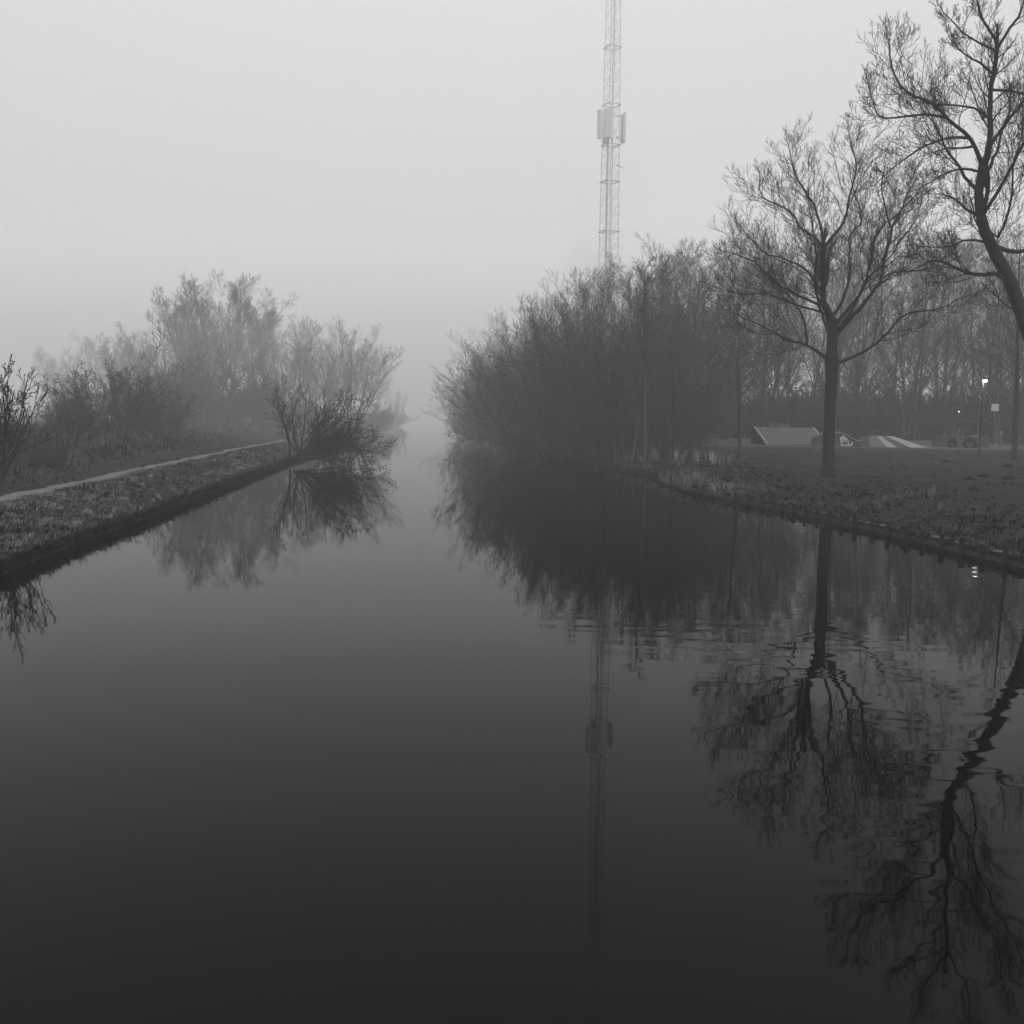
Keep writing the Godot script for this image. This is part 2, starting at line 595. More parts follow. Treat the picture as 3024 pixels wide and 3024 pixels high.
func main_trees() -> void:
	rng.seed = 401
	var P := {"top": 3, "kids": [8, 8, 5], "ratio": [1.0, 0.52, 0.5], "angle": [0.75, 0.7, 0.7], "wander": [0.1, 0.14, 0.13, 0.1], "up": [0.05, 0.1, 0.16, 0.22], "thin": 0.005, "slim": 0.4, "from": [0.28, 0.15, 0.15, 0.2]}
	var t := thing("bare_tree", "spreading bare tree standing alone on the right bank by the water", "tree", Vector3(11.55, 0.62, -37.5))
	var trunk := Bucket.new()
	var tp := PackedVector3Array()
	var tr := PackedFloat32Array()
	for a in [[0.02, -0.25, 0.34], [0.02, 0.05, 0.27], [0.0, 0.5, 0.225], [-0.03, 1.4, 0.21], [-0.04, 2.7, 0.2], [-0.03, 3.6, 0.21], [-0.03, 4.23, 0.25], [-0.04, 4.6, 0.2], [-0.05, 5.3, 0.19], [-0.06, 5.8, 0.15]]:
		tp.append(Vector3(a[0], a[1], 0))
		tr.append(a[2])
	trunk.tube(tp, tr, 14)
	put("trunk", trunk.mesh(), M.bark, t)
	var plan := [
		[[Vector2(-0.05, 5.6), Vector2(-0.15, 5.76), Vector2(-0.46, 6.61), Vector2(-0.53, 7.33), Vector2(-0.56, 8.29)], 0.2, 0.14, 0.09, 0.0],
		[[Vector2(-0.56, 8.2), Vector2(-0.61, 8.89), Vector2(-0.86, 9.72), Vector2(-1.26, 10.43), Vector2(-1.52, 11.01), Vector2(-1.67, 11.78)], -0.9, 0.07, 0.02, 0.2],
		[[Vector2(-0.56, 8.25), Vector2(-0.21, 8.71), Vector2(0.1, 9.19), Vector2(0.17, 9.85), Vector2(0.29, 10.44), Vector2(0.3, 11.03), Vector2(0.15, 11.35), Vector2(-0.05, 11.8)], 0.9, 0.075, 0.018, 0.2],
		[[Vector2(-0.58, 8.3), Vector2(-0.94, 8.64), Vector2(-1.44, 8.88), Vector2(-1.82, 9.41), Vector2(-2.51, 9.7), Vector2(-3, 9.93), Vector2(-3.11, 10.41)], 0.8, 0.055, 0.018, 0.2],
		[[Vector2(-0.12, 5.9), Vector2(-0.35, 6.18), Vector2(-1.04, 6.42), Vector2(-1.97, 6.77), Vector2(-2.73, 7.31), Vector2(-3.23, 7.66), Vector2(-4.03, 7.89)], 1.2, 0.075, 0.016, 0.0],
		[[Vector2(-0.5, 6.7), Vector2(-1.02, 7.5), Vector2(-1.65, 7.92), Vector2(-2.45, 8.27), Vector2(-3.09, 9.1)], -1.5, 0.06, 0.016, 0.1],
		[[Vector2(-0.1, 5.7), Vector2(-0.28, 6), Vector2(-1.34, 6.35), Vector2(-2.4, 6.77), Vector2(-3.08, 6.76), Vector2(-3.88, 7.05)], -1.8, 0.06, 0.016, 0.0],
		[[Vector2(-0.06, 5.6), Vector2(-0.09, 5.82), Vector2(0.32, 6.37), Vector2(0.59, 7.22), Vector2(0.67, 8.24), Vector2(0.76, 8.96), Vector2(1.22, 9.5), Vector2(0.91, 10.92)], -1.6, 0.08, 0.018, 0.0],
		[[Vector2(-0.02, 5.5), Vector2(0.16, 5.77), Vector2(0.74, 6.56), Vector2(0.98, 7.35), Vector2(1.06, 8.25), Vector2(1.19, 8.85), Vector2(1.66, 9.27), Vector2(2.29, 10.05)], 1.4, 0.09, 0.018, 0.0],
		[[Vector2(-0.03, 5.1), Vector2(0.18, 5.34), Vector2(1.11, 6.44), Vector2(1.63, 7.23), Vector2(1.78, 7.96), Vector2(1.98, 8.86), Vector2(2.08, 9.28), Vector2(2.36, 9.75), Vector2(2.63, 10.47), Vector2(2.85, 10.8), Vector2(2.8, 11.1)], -0.5, 0.11, 0.018, 0.0],
		[[Vector2(1.99, 9.1), Vector2(1.69, 9.87), Vector2(1.47, 10.5), Vector2(1.48, 11.1)], 0.6, 0.045, 0.016, -0.35],
		[[Vector2(1.6, 7.2), Vector2(2.05, 7.45), Vector2(2.6, 7.48), Vector2(3.51, 7.62), Vector2(4.1, 7.98)], 0.9, 0.045, 0.014, -0.2],
		[[Vector2(-0.05, 4.3), Vector2(-0.27, 4.38), Vector2(-1.03, 4.83), Vector2(-1.73, 4.97), Vector2(-2.51, 5.34), Vector2(-3.48, 5.71)], 0.9, 0.085, 0.016, 0.0],
		[[Vector2(-1.0, 4.8), Vector2(-1.22, 5.73), Vector2(-1.79, 6.48), Vector2(-2.57, 7.03)], 0.7, 0.06, 0.016, 0.2],
		[[Vector2(0.0, 4.2), Vector2(0.29, 4.27), Vector2(1.34, 4.82), Vector2(2.07, 5.58), Vector2(2.44, 5.96), Vector2(3.57, 6.16), Vector2(4.31, 6.55)], 0.7, 0.08, 0.016, 0.0],
		[[Vector2(-0.05, 5.0), Vector2(-0.6, 6.0), Vector2(-1.0, 6.9), Vector2(-1.2, 8.0), Vector2(-1.7, 9.2)], 2.3, 0.07, 0.016, 0.0],
		[[Vector2(-0.04, 5.2), Vector2(0.5, 6.1), Vector2(0.8, 7.0), Vector2(1.5, 8.0), Vector2(1.9, 9.0)], 2.4, 0.07, 0.016, 0.0],
		[[Vector2(-0.04, 5.0), Vector2(-0.2, 6.0), Vector2(-0.5, 7.0), Vector2(-0.3, 8.3), Vector2(-0.6, 9.5)], -2.4, 0.07, 0.016, 0.0],
	]
	var limbs := []
	for a in plan:
		var b := Bucket.new()
		limbs.append(limb(b, a[0], a[1], a[2] * 0.86, a[3], 7, a[4]))
		put("limb", b.mesh(), M.bark, t)
	var crown := Bucket.new()
	crown_on(crown, limbs, P, 3.6, 1.7)
	put("crown", crown.mesh(), M.twig, t)

	rng.seed = 77
	t = thing("leaning_tree", "largest bare tree, its curved trunk leaning in from the right edge", "tree", Vector3(16.0, 0.6, -30.0))
	trunk = Bucket.new()
	tp = PackedVector3Array()
	tr = PackedFloat32Array()
	var path := [Vector2(0.05, -0.4), Vector2(-0.06, 0.3), Vector2(-0.2, 1.4), Vector2(-0.4, 2.4), Vector2(-0.8, 4.0), Vector2(-1.29, 5.13), Vector2(-1.76, 6.24), Vector2(-2.25, 7.05), Vector2(-2.58, 7.67), Vector2(-2.73, 8.14), Vector2(-2.81, 8.71), Vector2(-2.75, 9.33), Vector2(-2.73, 9.55)]
	var radii := [0.34, 0.28, 0.24, 0.22, 0.205, 0.19, 0.178, 0.165, 0.15, 0.137, 0.124, 0.115, 0.1]
	for k in path.size():
		tp.append(Vector3(path[k].x, path[k].y, 0))
		tr.append(radii[k])
	trunk.tube(tp, tr, 14)
	put("trunk", trunk.mesh(), M.bark, t)
	plan = [
		[[Vector2(-2.73, 9.4), Vector2(-3, 9.98), Vector2(-3.21, 10.26), Vector2(-3.72, 10.63), Vector2(-4.12, 11), Vector2(-4.57, 11.23), Vector2(-5.11, 11.41), Vector2(-5.37, 11.78), Vector2(-5.58, 12.2), Vector2(-5.62, 12.66)], 0.3, 0.08, 0.016, 0.0],
		[[Vector2(-2.73, 9.4), Vector2(-2.59, 10.04), Vector2(-2.62, 10.74), Vector2(-2.69, 11.39), Vector2(-2.65, 11.95), Vector2(-2.64, 12.6)], 0.3, 0.095, 0.06, 0.0],
		[[Vector2(-2.64, 12.55), Vector2(-2.71, 12.87), Vector2(-2.95, 13.29), Vector2(-3.11, 13.7), Vector2(-3.25, 14.6)], -0.4, 0.06, 0.018, 0.3],
		[[Vector2(-2.65, 12.55), Vector2(-2.4, 13.02), Vector2(-2.1, 13.53), Vector2(-1.95, 14.6)], 0.3, 0.055, 0.018, 0.3],
		[[Vector2(-2.6, 10.0), Vector2(-2.13, 10.74), Vector2(-1.86, 11.12), Vector2(-1.6, 11.68), Vector2(-1.3, 12.24), Vector2(-1.21, 13.3)], 0.9, 0.065, 0.018, 0.1],
		[[Vector2(-3.0, 10.0), Vector2(-3.29, 9.93), Vector2(-3.67, 9.86), Vector2(-4.01, 9.83), Vector2(-4.44, 9.64)], 0.6, 0.05, 0.014, 0.0],
		[[Vector2(-3.18, 10.22), Vector2(-3.6, 10.26), Vector2(-4.17, 10.11), Vector2(-4.83, 9.73), Vector2(-5.44, 9.2)], -0.6, 0.05, 0.014, 0.0],
		[[Vector2(-2.63, 10.7), Vector2(-2.86, 10.97), Vector2(-3.26, 11.15), Vector2(-3.75, 11.24), Vector2(-4.24, 11.37)], -0.8, 0.05, 0.014, 0.1],
		[[Vector2(-3.9, 10.75), Vector2(-4.45, 10.81), Vector2(-5.17, 10.73), Vector2(-5.7, 10.66), Vector2(-5.99, 10.75), Vector2(-6.21, 11.21)], 0.5, 0.05, 0.014, 0.1],
		[[Vector2(-2.71, 8.1), Vector2(-2.59, 8.62), Vector2(-2.56, 9.05), Vector2(-2.67, 9.4)], 0.0, 0.07, 0.06, 0.05],
		[[Vector2(-1.76, 6.15), Vector2(-2.12, 6.42), Vector2(-2.75, 6.42), Vector2(-3.2, 6.46), Vector2(-3.8, 6.69), Vector2(-4.24, 6.74), Vector2(-4.72, 6.49)], 0.6, 0.09, 0.016, 0.0],
		[[Vector2(-2.2, 7.2), Vector2(-1.96, 7.12), Vector2(-1.57, 7.06), Vector2(-1.23, 7.2), Vector2(-0.71, 7.45), Vector2(0.2, 8.2)], 0.5, 0.085, 0.02, 0.0],
		[[Vector2(-2.6, 7.85), Vector2(-2.27, 7.43), Vector2(-2.11, 7.91), Vector2(-2.03, 8.63), Vector2(-2.14, 9.33), Vector2(-2.09, 10.04)], 0.8, 0.055, 0.018, 0.0],
		[[Vector2(-2.75, 8.05), Vector2(-3.15, 8.21), Vector2(-3.3, 8.25), Vector2(-3.7, 8.46), Vector2(-4.19, 8.55)], 0.7, 0.06, 0.014, 0.0],
		[[Vector2(-2.77, 9.28), Vector2(-3.17, 9.44), Vector2(-3.64, 9.32), Vector2(-4.12, 9.03)], -0.9, 0.05, 0.014, 0.0],
		[[Vector2(-2.5, 7.33), Vector2(-3.05, 7.42), Vector2(-3.53, 7.23), Vector2(-4.02, 7.27)], -0.5, 0.05, 0.014, 0.0],
		[[Vector2(-2.65, 11.9), Vector2(-3.07, 12.13), Vector2(-3.61, 12.31), Vector2(-4.15, 12.6)], 0.6, 0.045, 0.014, 0.2],
		[[Vector2(-2.64, 11.5), Vector2(-2.07, 11.4), Vector2(-1.53, 11.22), Vector2(-0.94, 11.33)], 0.7, 0.05, 0.014, 0.14],
		[[Vector2(-2.66, 12.5), Vector2(-3.16, 12.78), Vector2(-3.56, 13.14), Vector2(-3.87, 13.61)], -0.5, 0.04, 0.014, 0.3],
		[[Vector2(-0.85, 4.1), Vector2(-0.2, 5.0), Vector2(0.6, 6.2), Vector2(1.4, 7.6), Vector2(1.8, 9.5), Vector2(2.0, 11.4)], 0.8, 0.14, 0.02, 0.0],
		[[Vector2(-2.7, 8.0), Vector2(-2.3, 9.0), Vector2(-2.0, 10.2), Vector2(-1.4, 11.6)], 2.2, 0.07, 0.016, 0.0],
		[[Vector2(-2.7, 8.6), Vector2(-3.1, 9.4), Vector2(-3.5, 10.6), Vector2(-3.8, 11.8)], -2.2, 0.07, 0.016, 0.0],
		[[Vector2(-2.7, 8.9), Vector2(-2.2, 9.8), Vector2(-1.6, 11.0), Vector2(-1.0, 12.0)], -2.2, 0.07, 0.016, 0.0],
		[[Vector2(-1.9, 6.5), Vector2(-2.5, 6.9), Vector2(-3.2, 7.6), Vector2(-3.8, 8.2)], 1.8, 0.05, 0.016, 0.0],
		[[Vector2(-1.25, 5.0), Vector2(-1.6, 5.4), Vector2(-2.1, 5.65), Vector2(-2.3, 5.9)], 0.4, 0.035, 0.014, 0.0],
	]
	limbs = []
	for a in plan:
		var b := Bucket.new()
		limbs.append(limb(b, a[0], a[1], a[2] * 0.86, a[3], 7, a[4]))
		put("limb", b.mesh(), M.bark, t)
	crown = Bucket.new()
	crown_on(crown, limbs, P, 4.6, 1.45)
	put("crown", crown.mesh(), M.twig, t)

# ------------------------------------------------------------------ the skate park on the right bank

func slab(points: Array, low: float, high: float) -> ArrayMesh:
	# a flat solid over a ring of ground points, counter-clockwise seen from above
	var a := []
	var b := []
	for p in points:
		a.append(Vector3(p.x, low, p.y))
		b.append(Vector3(p.x, high, p.y))
	var k := Bucket.new()
	k.solid(a, b)
	return k.mesh()

func skate_park() -> void:
	structure("concrete_pavement", slab([Vector2(10.8, -64.6), Vector2(18, -64.0), Vector2(27.0, -63.2), Vector2(34, -64.5), Vector2(37, -84), Vector2(13, -84)], 0.3, 0.92), M.concrete)
	var y := 0.92
	# the wide bank ramp
	var t := thing("bank_ramp", "wide sloping skate ramp with pale edge strips, left of the lone tree's trunk", "skate ramp", Vector3(16.45, y, -66.3), 0.1)
	var w := 3.9
	var h := 1.12
	var d := 2.4
	for k in 3:
		var b := Bucket.new()
		var x0 := w * k / 3.0 + 0.012
		var x1 := w * (k + 1) / 3.0 - 0.012
		b.solid([Vector3(x0, 0.0, 0), Vector3(x1, 0.0, 0), Vector3(x1, h - 0.07, -d), Vector3(x0, h - 0.07, -d)], [Vector3(x0, 0.07, 0), Vector3(x1, 0.07, 0), Vector3(x1, h, -d), Vector3(x0, h, -d)])
		put("ramp_panel", b.mesh(), M.deck, t)
	for x in [-0.06, w + 0.06]:
		var b := Bucket.new()
		b.solid([Vector3(x - 0.06, -0.0, 0.03), Vector3(x + 0.06, -0.0, 0.03), Vector3(x + 0.06, h - 0.06, -d - 0.03), Vector3(x - 0.06, h - 0.06, -d - 0.03)], [Vector3(x - 0.06, 0.12, 0.03), Vector3(x + 0.06, 0.12, 0.03), Vector3(x + 0.06, h + 0.05, -d - 0.03), Vector3(x - 0.06, h + 0.05, -d - 0.03)])
		put("edge_strip", b.mesh(), M.white, t)
	put("platform", box_mesh(Vector3(w, 0.08, 1.1)), M.deck, t, Vector3(w / 2, h - 0.045, -d - 0.59))
	put("raised_ledge", box_mesh(Vector3(1.5, 0.26, 0.5)), M.deck, t, Vector3(1.75, h + 0.13, -d - 0.6))
	for x in [0.1, w * 0.5, w - 0.1]:
		for z in [-d - 1.05, -d - 0.1, -d * 0.55]:
			var ht: float = h - 0.12 if z < -d else h * 0.5
			put("support_post", box_mesh(Vector3(0.1, ht, 0.1)), M.dark_deck, t, Vector3(x, ht / 2, z))
	put("back_board", box_mesh(Vector3(w - 0.3, h - 0.14, 0.04)), M.dark, t, Vector3(w / 2, h / 2 - 0.06, -d - 0.95))
	# the launch box with a painted side
	t = thing("launch_box", "skate launch box with white paint on its dark side, right of the lone trunk", "skate ramp", Vector3(19.2, y, -65.6))
	var prof := [Vector2(0.0, 0.0), Vector2(0.0, 0.5), Vector2(0.75, 0.84), Vector2(1.75, 0.86), Vector2(2.75, 0.36), Vector2(3.05, 0.34), Vector2(3.05, 0.0)]
	var b := Bucket.new()
	var near := []
	var back := []
	for p in prof:
		near.append(Vector3(p.x, p.y - (0.02 if p.y > 0 else 0.0), 0))
		back.append(Vector3(p.x + 0.25, p.y - (0.02 if p.y > 0 else 0.0), -1.3))
	b.solid(near, back)
	put("side_panel", b.mesh(), M.dark_deck, t)
	for k in 4:
		var p: Vector2 = prof[k + 1]
		var q: Vector2 = prof[k + 2]
		var top := Bucket.new()
		top.solid([Vector3(p.x, p.y, 0.06), Vector3(q.x, q.y, 0.06), Vector3(q.x + 0.27, q.y, -1.36), Vector3(p.x + 0.27, p.y, -1.36)], [Vector3(p.x, p.y + 0.05, 0.06), Vector3(q.x, q.y + 0.05, 0.06), Vector3(q.x + 0.27, q.y + 0.05, -1.36), Vector3(p.x + 0.27, p.y + 0.05, -1.36)])
		put("top_sheet", top.mesh(), M.white if k > 0 else M.deck, t)
	var paint := Bucket.new()
	for s in [[1.72, 0.62, 1.8, 0.06, 0.07], [1.78, 0.66, 2.25, 0.28, 0.1], [1.75, 0.33, 2.12, 0.4, 0.07], [1.74, 0.08, 2.45, 0.1, 0.055], [2.2, 0.1, 2.22, 0.36, 0.06], [2.45, 0.1, 2.45, 0.32, 0.055]]:
		var u := Vector3(s[0], s[1], 0.008 )
		var v := Vector3(s[2], s[3], 0.008)
		var side: Vector3 = (v - u).normalized().cross(Vector3.BACK) * float(s[4])
		paint.quad(u - side, v - side, v + side, u + side)
	put("white_paint", paint.mesh(), M.paint, t)
	# the low pyramid
	t = thing("low_pyramid", "low flat-topped skate pyramid with light and dark faces", "skate ramp", Vector3(22.4, y, -64.6), -0.05)
	var lo := [Vector3(0, 0, 0), Vector3(3.6, 0, 0), Vector3(3.2, 0, -3.6), Vector3(-0.2, 0, -3.6)]
	var hi := [Vector3(0.4, 0.66, -1.5), Vector3(1.95, 0.66, -1.5), Vector3(1.85, 0.66, -2.6), Vector3(0.4, 0.66, -2.6)]
	b = Bucket.new()
	b.solid(lo, hi)
	put("core", b.mesh(), M.dark_deck, t)
	var faces := [[0.0, 0.3, M.deck], [0.3, 0.48, M.white], [0.48, 0.7, M.dark_deck], [0.7, 1.0, M.white]]
	for f in faces:
		var a0: Vector3 = lo[0].lerp(lo[1], f[0] + 0.004)
		var a1: Vector3 = lo[0].lerp(lo[1], f[1] - 0.004)
		var c0: Vector3 = hi[0].lerp(hi[1], f[0] + 0.004)
		var c1: Vector3 = hi[0].lerp(hi[1], f[1] - 0.004)
		var up := Vector3(0, 0.03, 0.02)
		var sheet := Bucket.new()
		sheet.solid([a0, a1, c1, c0], [a0 + up, a1 + up, c1 + up, c0 + up])
		put("face_panel", sheet.mesh(), f[2], t)
	# two upright tyres with a low timber platform behind
	t = thing("timber_platform", "low dark timber platform with a pale cap behind the two tyres", "platform", Vector3(29.2, 0.74, -67.6))
	for k in 6:
		put("board", box_mesh(Vector3(3.4, 0.05, 0.17)), M.deck, t, Vector3(0.2, 0.85, -0.5 + k * 0.19))
	for x in [-1.35, 0.0, 1.75]:
		for z in [-0.45, 0.4]:
			put("post", box_mesh(Vector3(0.12, 0.84, 0.12)), M.dark_deck, t, Vector3(x, 0.42, z))
	put("side_board", box_mesh(Vector3(3.5, 0.62, 0.05)), M.concrete, t, Vector3(0.15, 0.46, 0.5))
	put("pale_cap", box_mesh(Vector3(0.55, 0.06, 0.3)), M.white, t, Vector3(1.15, 0.91, 0.1))
	var tyre := TorusMesh.new()
	tyre.inner_radius = 0.21
	tyre.outer_radius = 0.42
	tyre.rings = 24
	tyre.ring_segments = 10
	for k in 2:
		var o := put("tyre", tyre, M.rubber, null, Vector3([28.3, 29.4][k], 1.13, -66.2 + 0.1 * k))
		o.rotation = Vector3(PI / 2 - 0.1, [0.5, -0.15][k], 0)
		tag(o, ["smaller dark upright tyre standing left of another tyre", "upright black tyre seen face-on, right of another tyre"][k], "tyre", "tyres on the lawn")
	# lamps
	lamp_post("lit_lamp_post", "street lamp shining white through the thin tree's branches", Vector3(24.53, 0.75, -54.0), 4.05, true, M.dark)
	var dome := thing("dome_lamp_post", "tall unlit park lamp with a domed top among the right-hand trees", "street lamp", Vector3(32.2, 0.75, -70.0))
	put("pole", stick(Vector3.ZERO, Vector3(0, 6.6, 0), 0.06), M.dark, dome)
	var shade := Bucket.new()
	var sp := PackedVector3Array()
	var sr := PackedFloat32Array()
	for k in 7:
		sp.append(Vector3(0, 6.35 + 0.5 * sin(k * PI / 12), 0))
		sr.append(maxf(0.02, 0.62 * cos(k * PI / 12)))
	shade.tube(sp, sr, 18)
	put("lamp_shade", shade.mesh(), M.grey_paint, dome)
	for a in [["tiny bright white lamp far in the wood, right of the lone tree", Vector3(36.65, 0.8, -85.0), 2.5], ["tiny white lamp glimpsed through the thicket behind the birch", Vector3(13.98, 0.8, -79.0), 3.45]]:
		lamp_post("distant_lamp", a[0], a[1], a[2], false, M.dark)
	# signs, rail and post
	t = thing("square_sign", "blank white square sign on a thin post beyond the lawn", "sign", Vector3(33.6, 0.74, -72.0))
	put("pole", stick(Vector3.ZERO, Vector3(0, 3.1, 0), 0.035), M.dark, t)
	put("sign_plate", box_mesh(Vector3(0.52, 0.5, 0.03)), M.paint, t, Vector3(0, 2.83, 0.055))
	put("small_plate", box_mesh(Vector3(0.12, 0.28, 0.03)), M.grey_paint, t, Vector3(-0.03, 2.2, 0.055))
	t = thing("barrier_rail", "thin pale horizontal rail on posts behind the tyres", "railing", Vector3(32.0, 0.74, -74.0))
	put("rail", stick(Vector3(-0.4, 1.79, 0), Vector3(2.9, 1.82, 0), 0.028), M.grey_paint, t)
	for x in [-0.3, 1.45, 2.8]: put("post", stick(Vector3(x, 0, 0), Vector3(x, 2.4 if x == 1.45 else 1.8, 0), 0.032), M.grey_paint, t)
	t = thing("marker_post", "short pale marker post beside the slim tree at right", "post", Vector3(33.2, 0.74, -70.0))
	put("shaft", box_mesh(Vector3(0.14, 1.0, 0.14)), M.grey_paint, t, Vector3(0, 0.5, 0))
	put("head", box_mesh(Vector3(0.18, 0.2, 0.18)), M.white, t, Vector3(0, 1.1, 0))

func lamp_post(called: String, label: String, where: Vector3, tall: float, lit: bool, m: Material) -> void:
	var t := thing(called, label, "street lamp", where)
	put("pole", stick(Vector3.ZERO, Vector3(0, tall + 0.1, 0), 0.05), m, t)
	var head := Bucket.new()
	head.box(Vector3(0, tall + 0.09, 0.12), Vector3(0.24, 0.06, 0.5))
	put("lamp_head", head.mesh(), m, t)
	var glow := StandardMaterial3D.new()
	glow.albedo_color = Color(1, 1, 1)
	glow.emission_enabled = true
	glow.emission = Color(1, 1, 1)
	glow.emission_energy_multiplier = 4.0 if lit else 2.0
	var bulb := SphereMesh.new()
	bulb.radius = 0.12 if lit else 0.08
	bulb.height = 0.2 if lit else 0.14
	bulb.radial_segments = 14
	bulb.rings = 8
	put("lamp_bulb", bulb, glow, t, Vector3(0, tall, 0.18))
	if lit:
		var l := OmniLight3D.new()
		l.name = "lamp_light"
		l.light_energy = 3.0
		l.light_size = 0.1
		l.omni_range = 30.0
		l.omni_attenuation = 2.0
		l.shadow_enabled = true
		l.position = Vector3(0, tall, 0.18)
		t.add_child(l)

# ------------------------------------------------------------------ right bank: revetment, thicket, thin trees

func right_bank() -> void:
	var t := thing("timber_revetment", "dark timber posts and planks edging the right bank at the water", "bank edging", Vector3.ZERO)
	rng.seed = 5
	var z := -8.0
	var last := Vector3.ZERO
	while z > -38.6:
		var x := edge(RIGHT, z) - 0.1
		var p := Vector3(x, 0, z)
		var high := rng.randf_range(0.27, 0.36)
		var post := Bucket.new()
		post.tube(PackedVector3Array([Vector3(0, -0.6, 0), Vector3(rng.randf_range(-0.02, 0.02), high - 0.02, 0), Vector3(0, high, 0), Vector3(0, high + 0.002, 0)]), PackedFloat32Array([0.06, 0.058, 0.045, 0.001]), 8)
		put("post", post.mesh(), M.timber, t, p)
		if last != Vector3.ZERO:
			var mid := (p + last) / 2 + Vector3(0.085, 0, 0)
			var along := p - last
			var turn := Basis.looking_at(along, Vector3.UP)
			for k in 2:
				put("plank", box_mesh(Vector3(0.04, 0.2 if k == 0 else 0.16, along.length() - 0.03), turn), M.plank, t, mid + Vector3(0, -0.18 + 0.19 * k + rng.randf_range(-0.01, 0.01), 0))
			if rng.randf() < 0.8:
				put("cap_board", box_mesh(Vector3(0.16, 0.035, along.length() * rng.randf_range(0.3, 0.75)), turn), M.board_top, t, mid + Vector3(0.1, 0.17 + rng.randf_range(-0.02, 0.05), 0))
		last = p
		z -= rng.randf_range(0.7, 0.86)
	# low clods on the lawn
	rng.seed = 6
	var spots := [[Vector3(21.74, 0, -44.9), "molehill at the foot of the slim tree, far right lawn"], [Vector3(17.37, 0, -37.8), "middle one of three molehills right of the lone tree"], [Vector3(17.7, 0, -36.6), "dark molehill, rightmost of three right of the lone tree"], [Vector3(16.18, 0, -36.2), "leftmost of three molehills right of the lone tree"], [Vector3(20.6, 0, -48.7), "farthest dark molehill out towards the tyres"], [Vector3(14.1, 0, -31.2), "nearest flat molehill on the lawn towards the water"]]
	for s in spots:
		var k := Bucket.new()
		var pts := PackedVector3Array()
		var rad := PackedFloat32Array()
		for j in 6:
			pts.append(Vector3(0, 0.11 * sin(j * PI / 10), 0))
			rad.append(maxf(0.01, 0.21 * cos(j * PI / 10)))
		k.tube(pts, rad, 12)
		for j in k.v.size(): k.v[j] += Vector3(rng.randfn(), rng.randfn(), rng.randfn()) * 0.025
		var where: Vector3 = s[0]
		where.y = right_height(where.x, where.z) - 0.02
		tag(put("molehill", k.mesh(), M.timber, null, where), s[1], "molehill", "molehills on the lawn")

func tree_proto(seed_: int, P: Dictionary, height: float, radius: float, lean: float, bark: Material) -> Node3D:
	rng.seed = seed_
	var t := Node3D.new()
	var trunk := Bucket.new()
	var crown := Bucket.new()
	grow([trunk, crown], Vector3(0, -0.2, 0), Vector3(lean, 1, lean * 0.3).normalized(), height, radius, 0, P)
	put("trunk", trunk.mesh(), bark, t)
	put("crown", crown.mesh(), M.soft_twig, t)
	return t

func shrub_proto(seed_: int, stems: int, P: Dictionary, height: float, spread: float, radius: float, base: float, even := 0.7, low := 0) -> Node3D:
	rng.seed = seed_
	var t := Node3D.new()
	var stem := Bucket.new()
	var crown := Bucket.new()
	for k in stems:
		var a := rng.randf() * TAU
		var out := sqrt(rng.randf())
		var d := Vector3(cos(a) * out * spread, 1.0, sin(a) * out * spread).normalized()
		grow([stem, crown], Vector3(cos(a) * out * base, -0.15, sin(a) * out * base), d, height * rng.randf_range(even, 1.05) * (1.0 - 0.25 * out), radius * rng.randf_range(0.6, 1.2), 0, P)
	# boughs that reach out low and dip towards the water
	var D := P.duplicate(true)
	D.up[0] = -0.03
	for k in low:
		var a := TAU * (k + rng.randf()) / low
		grow([stem, crown], Vector3(cos(a) * 0.5, 0.1, sin(a) * 0.5), Vector3(cos(a), rng.randf_range(0.25, 0.6), sin(a)).normalized(), height * rng.randf_range(0.4, 0.55), radius, 0, D)
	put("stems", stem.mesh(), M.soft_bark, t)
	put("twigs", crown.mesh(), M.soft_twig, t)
	return t

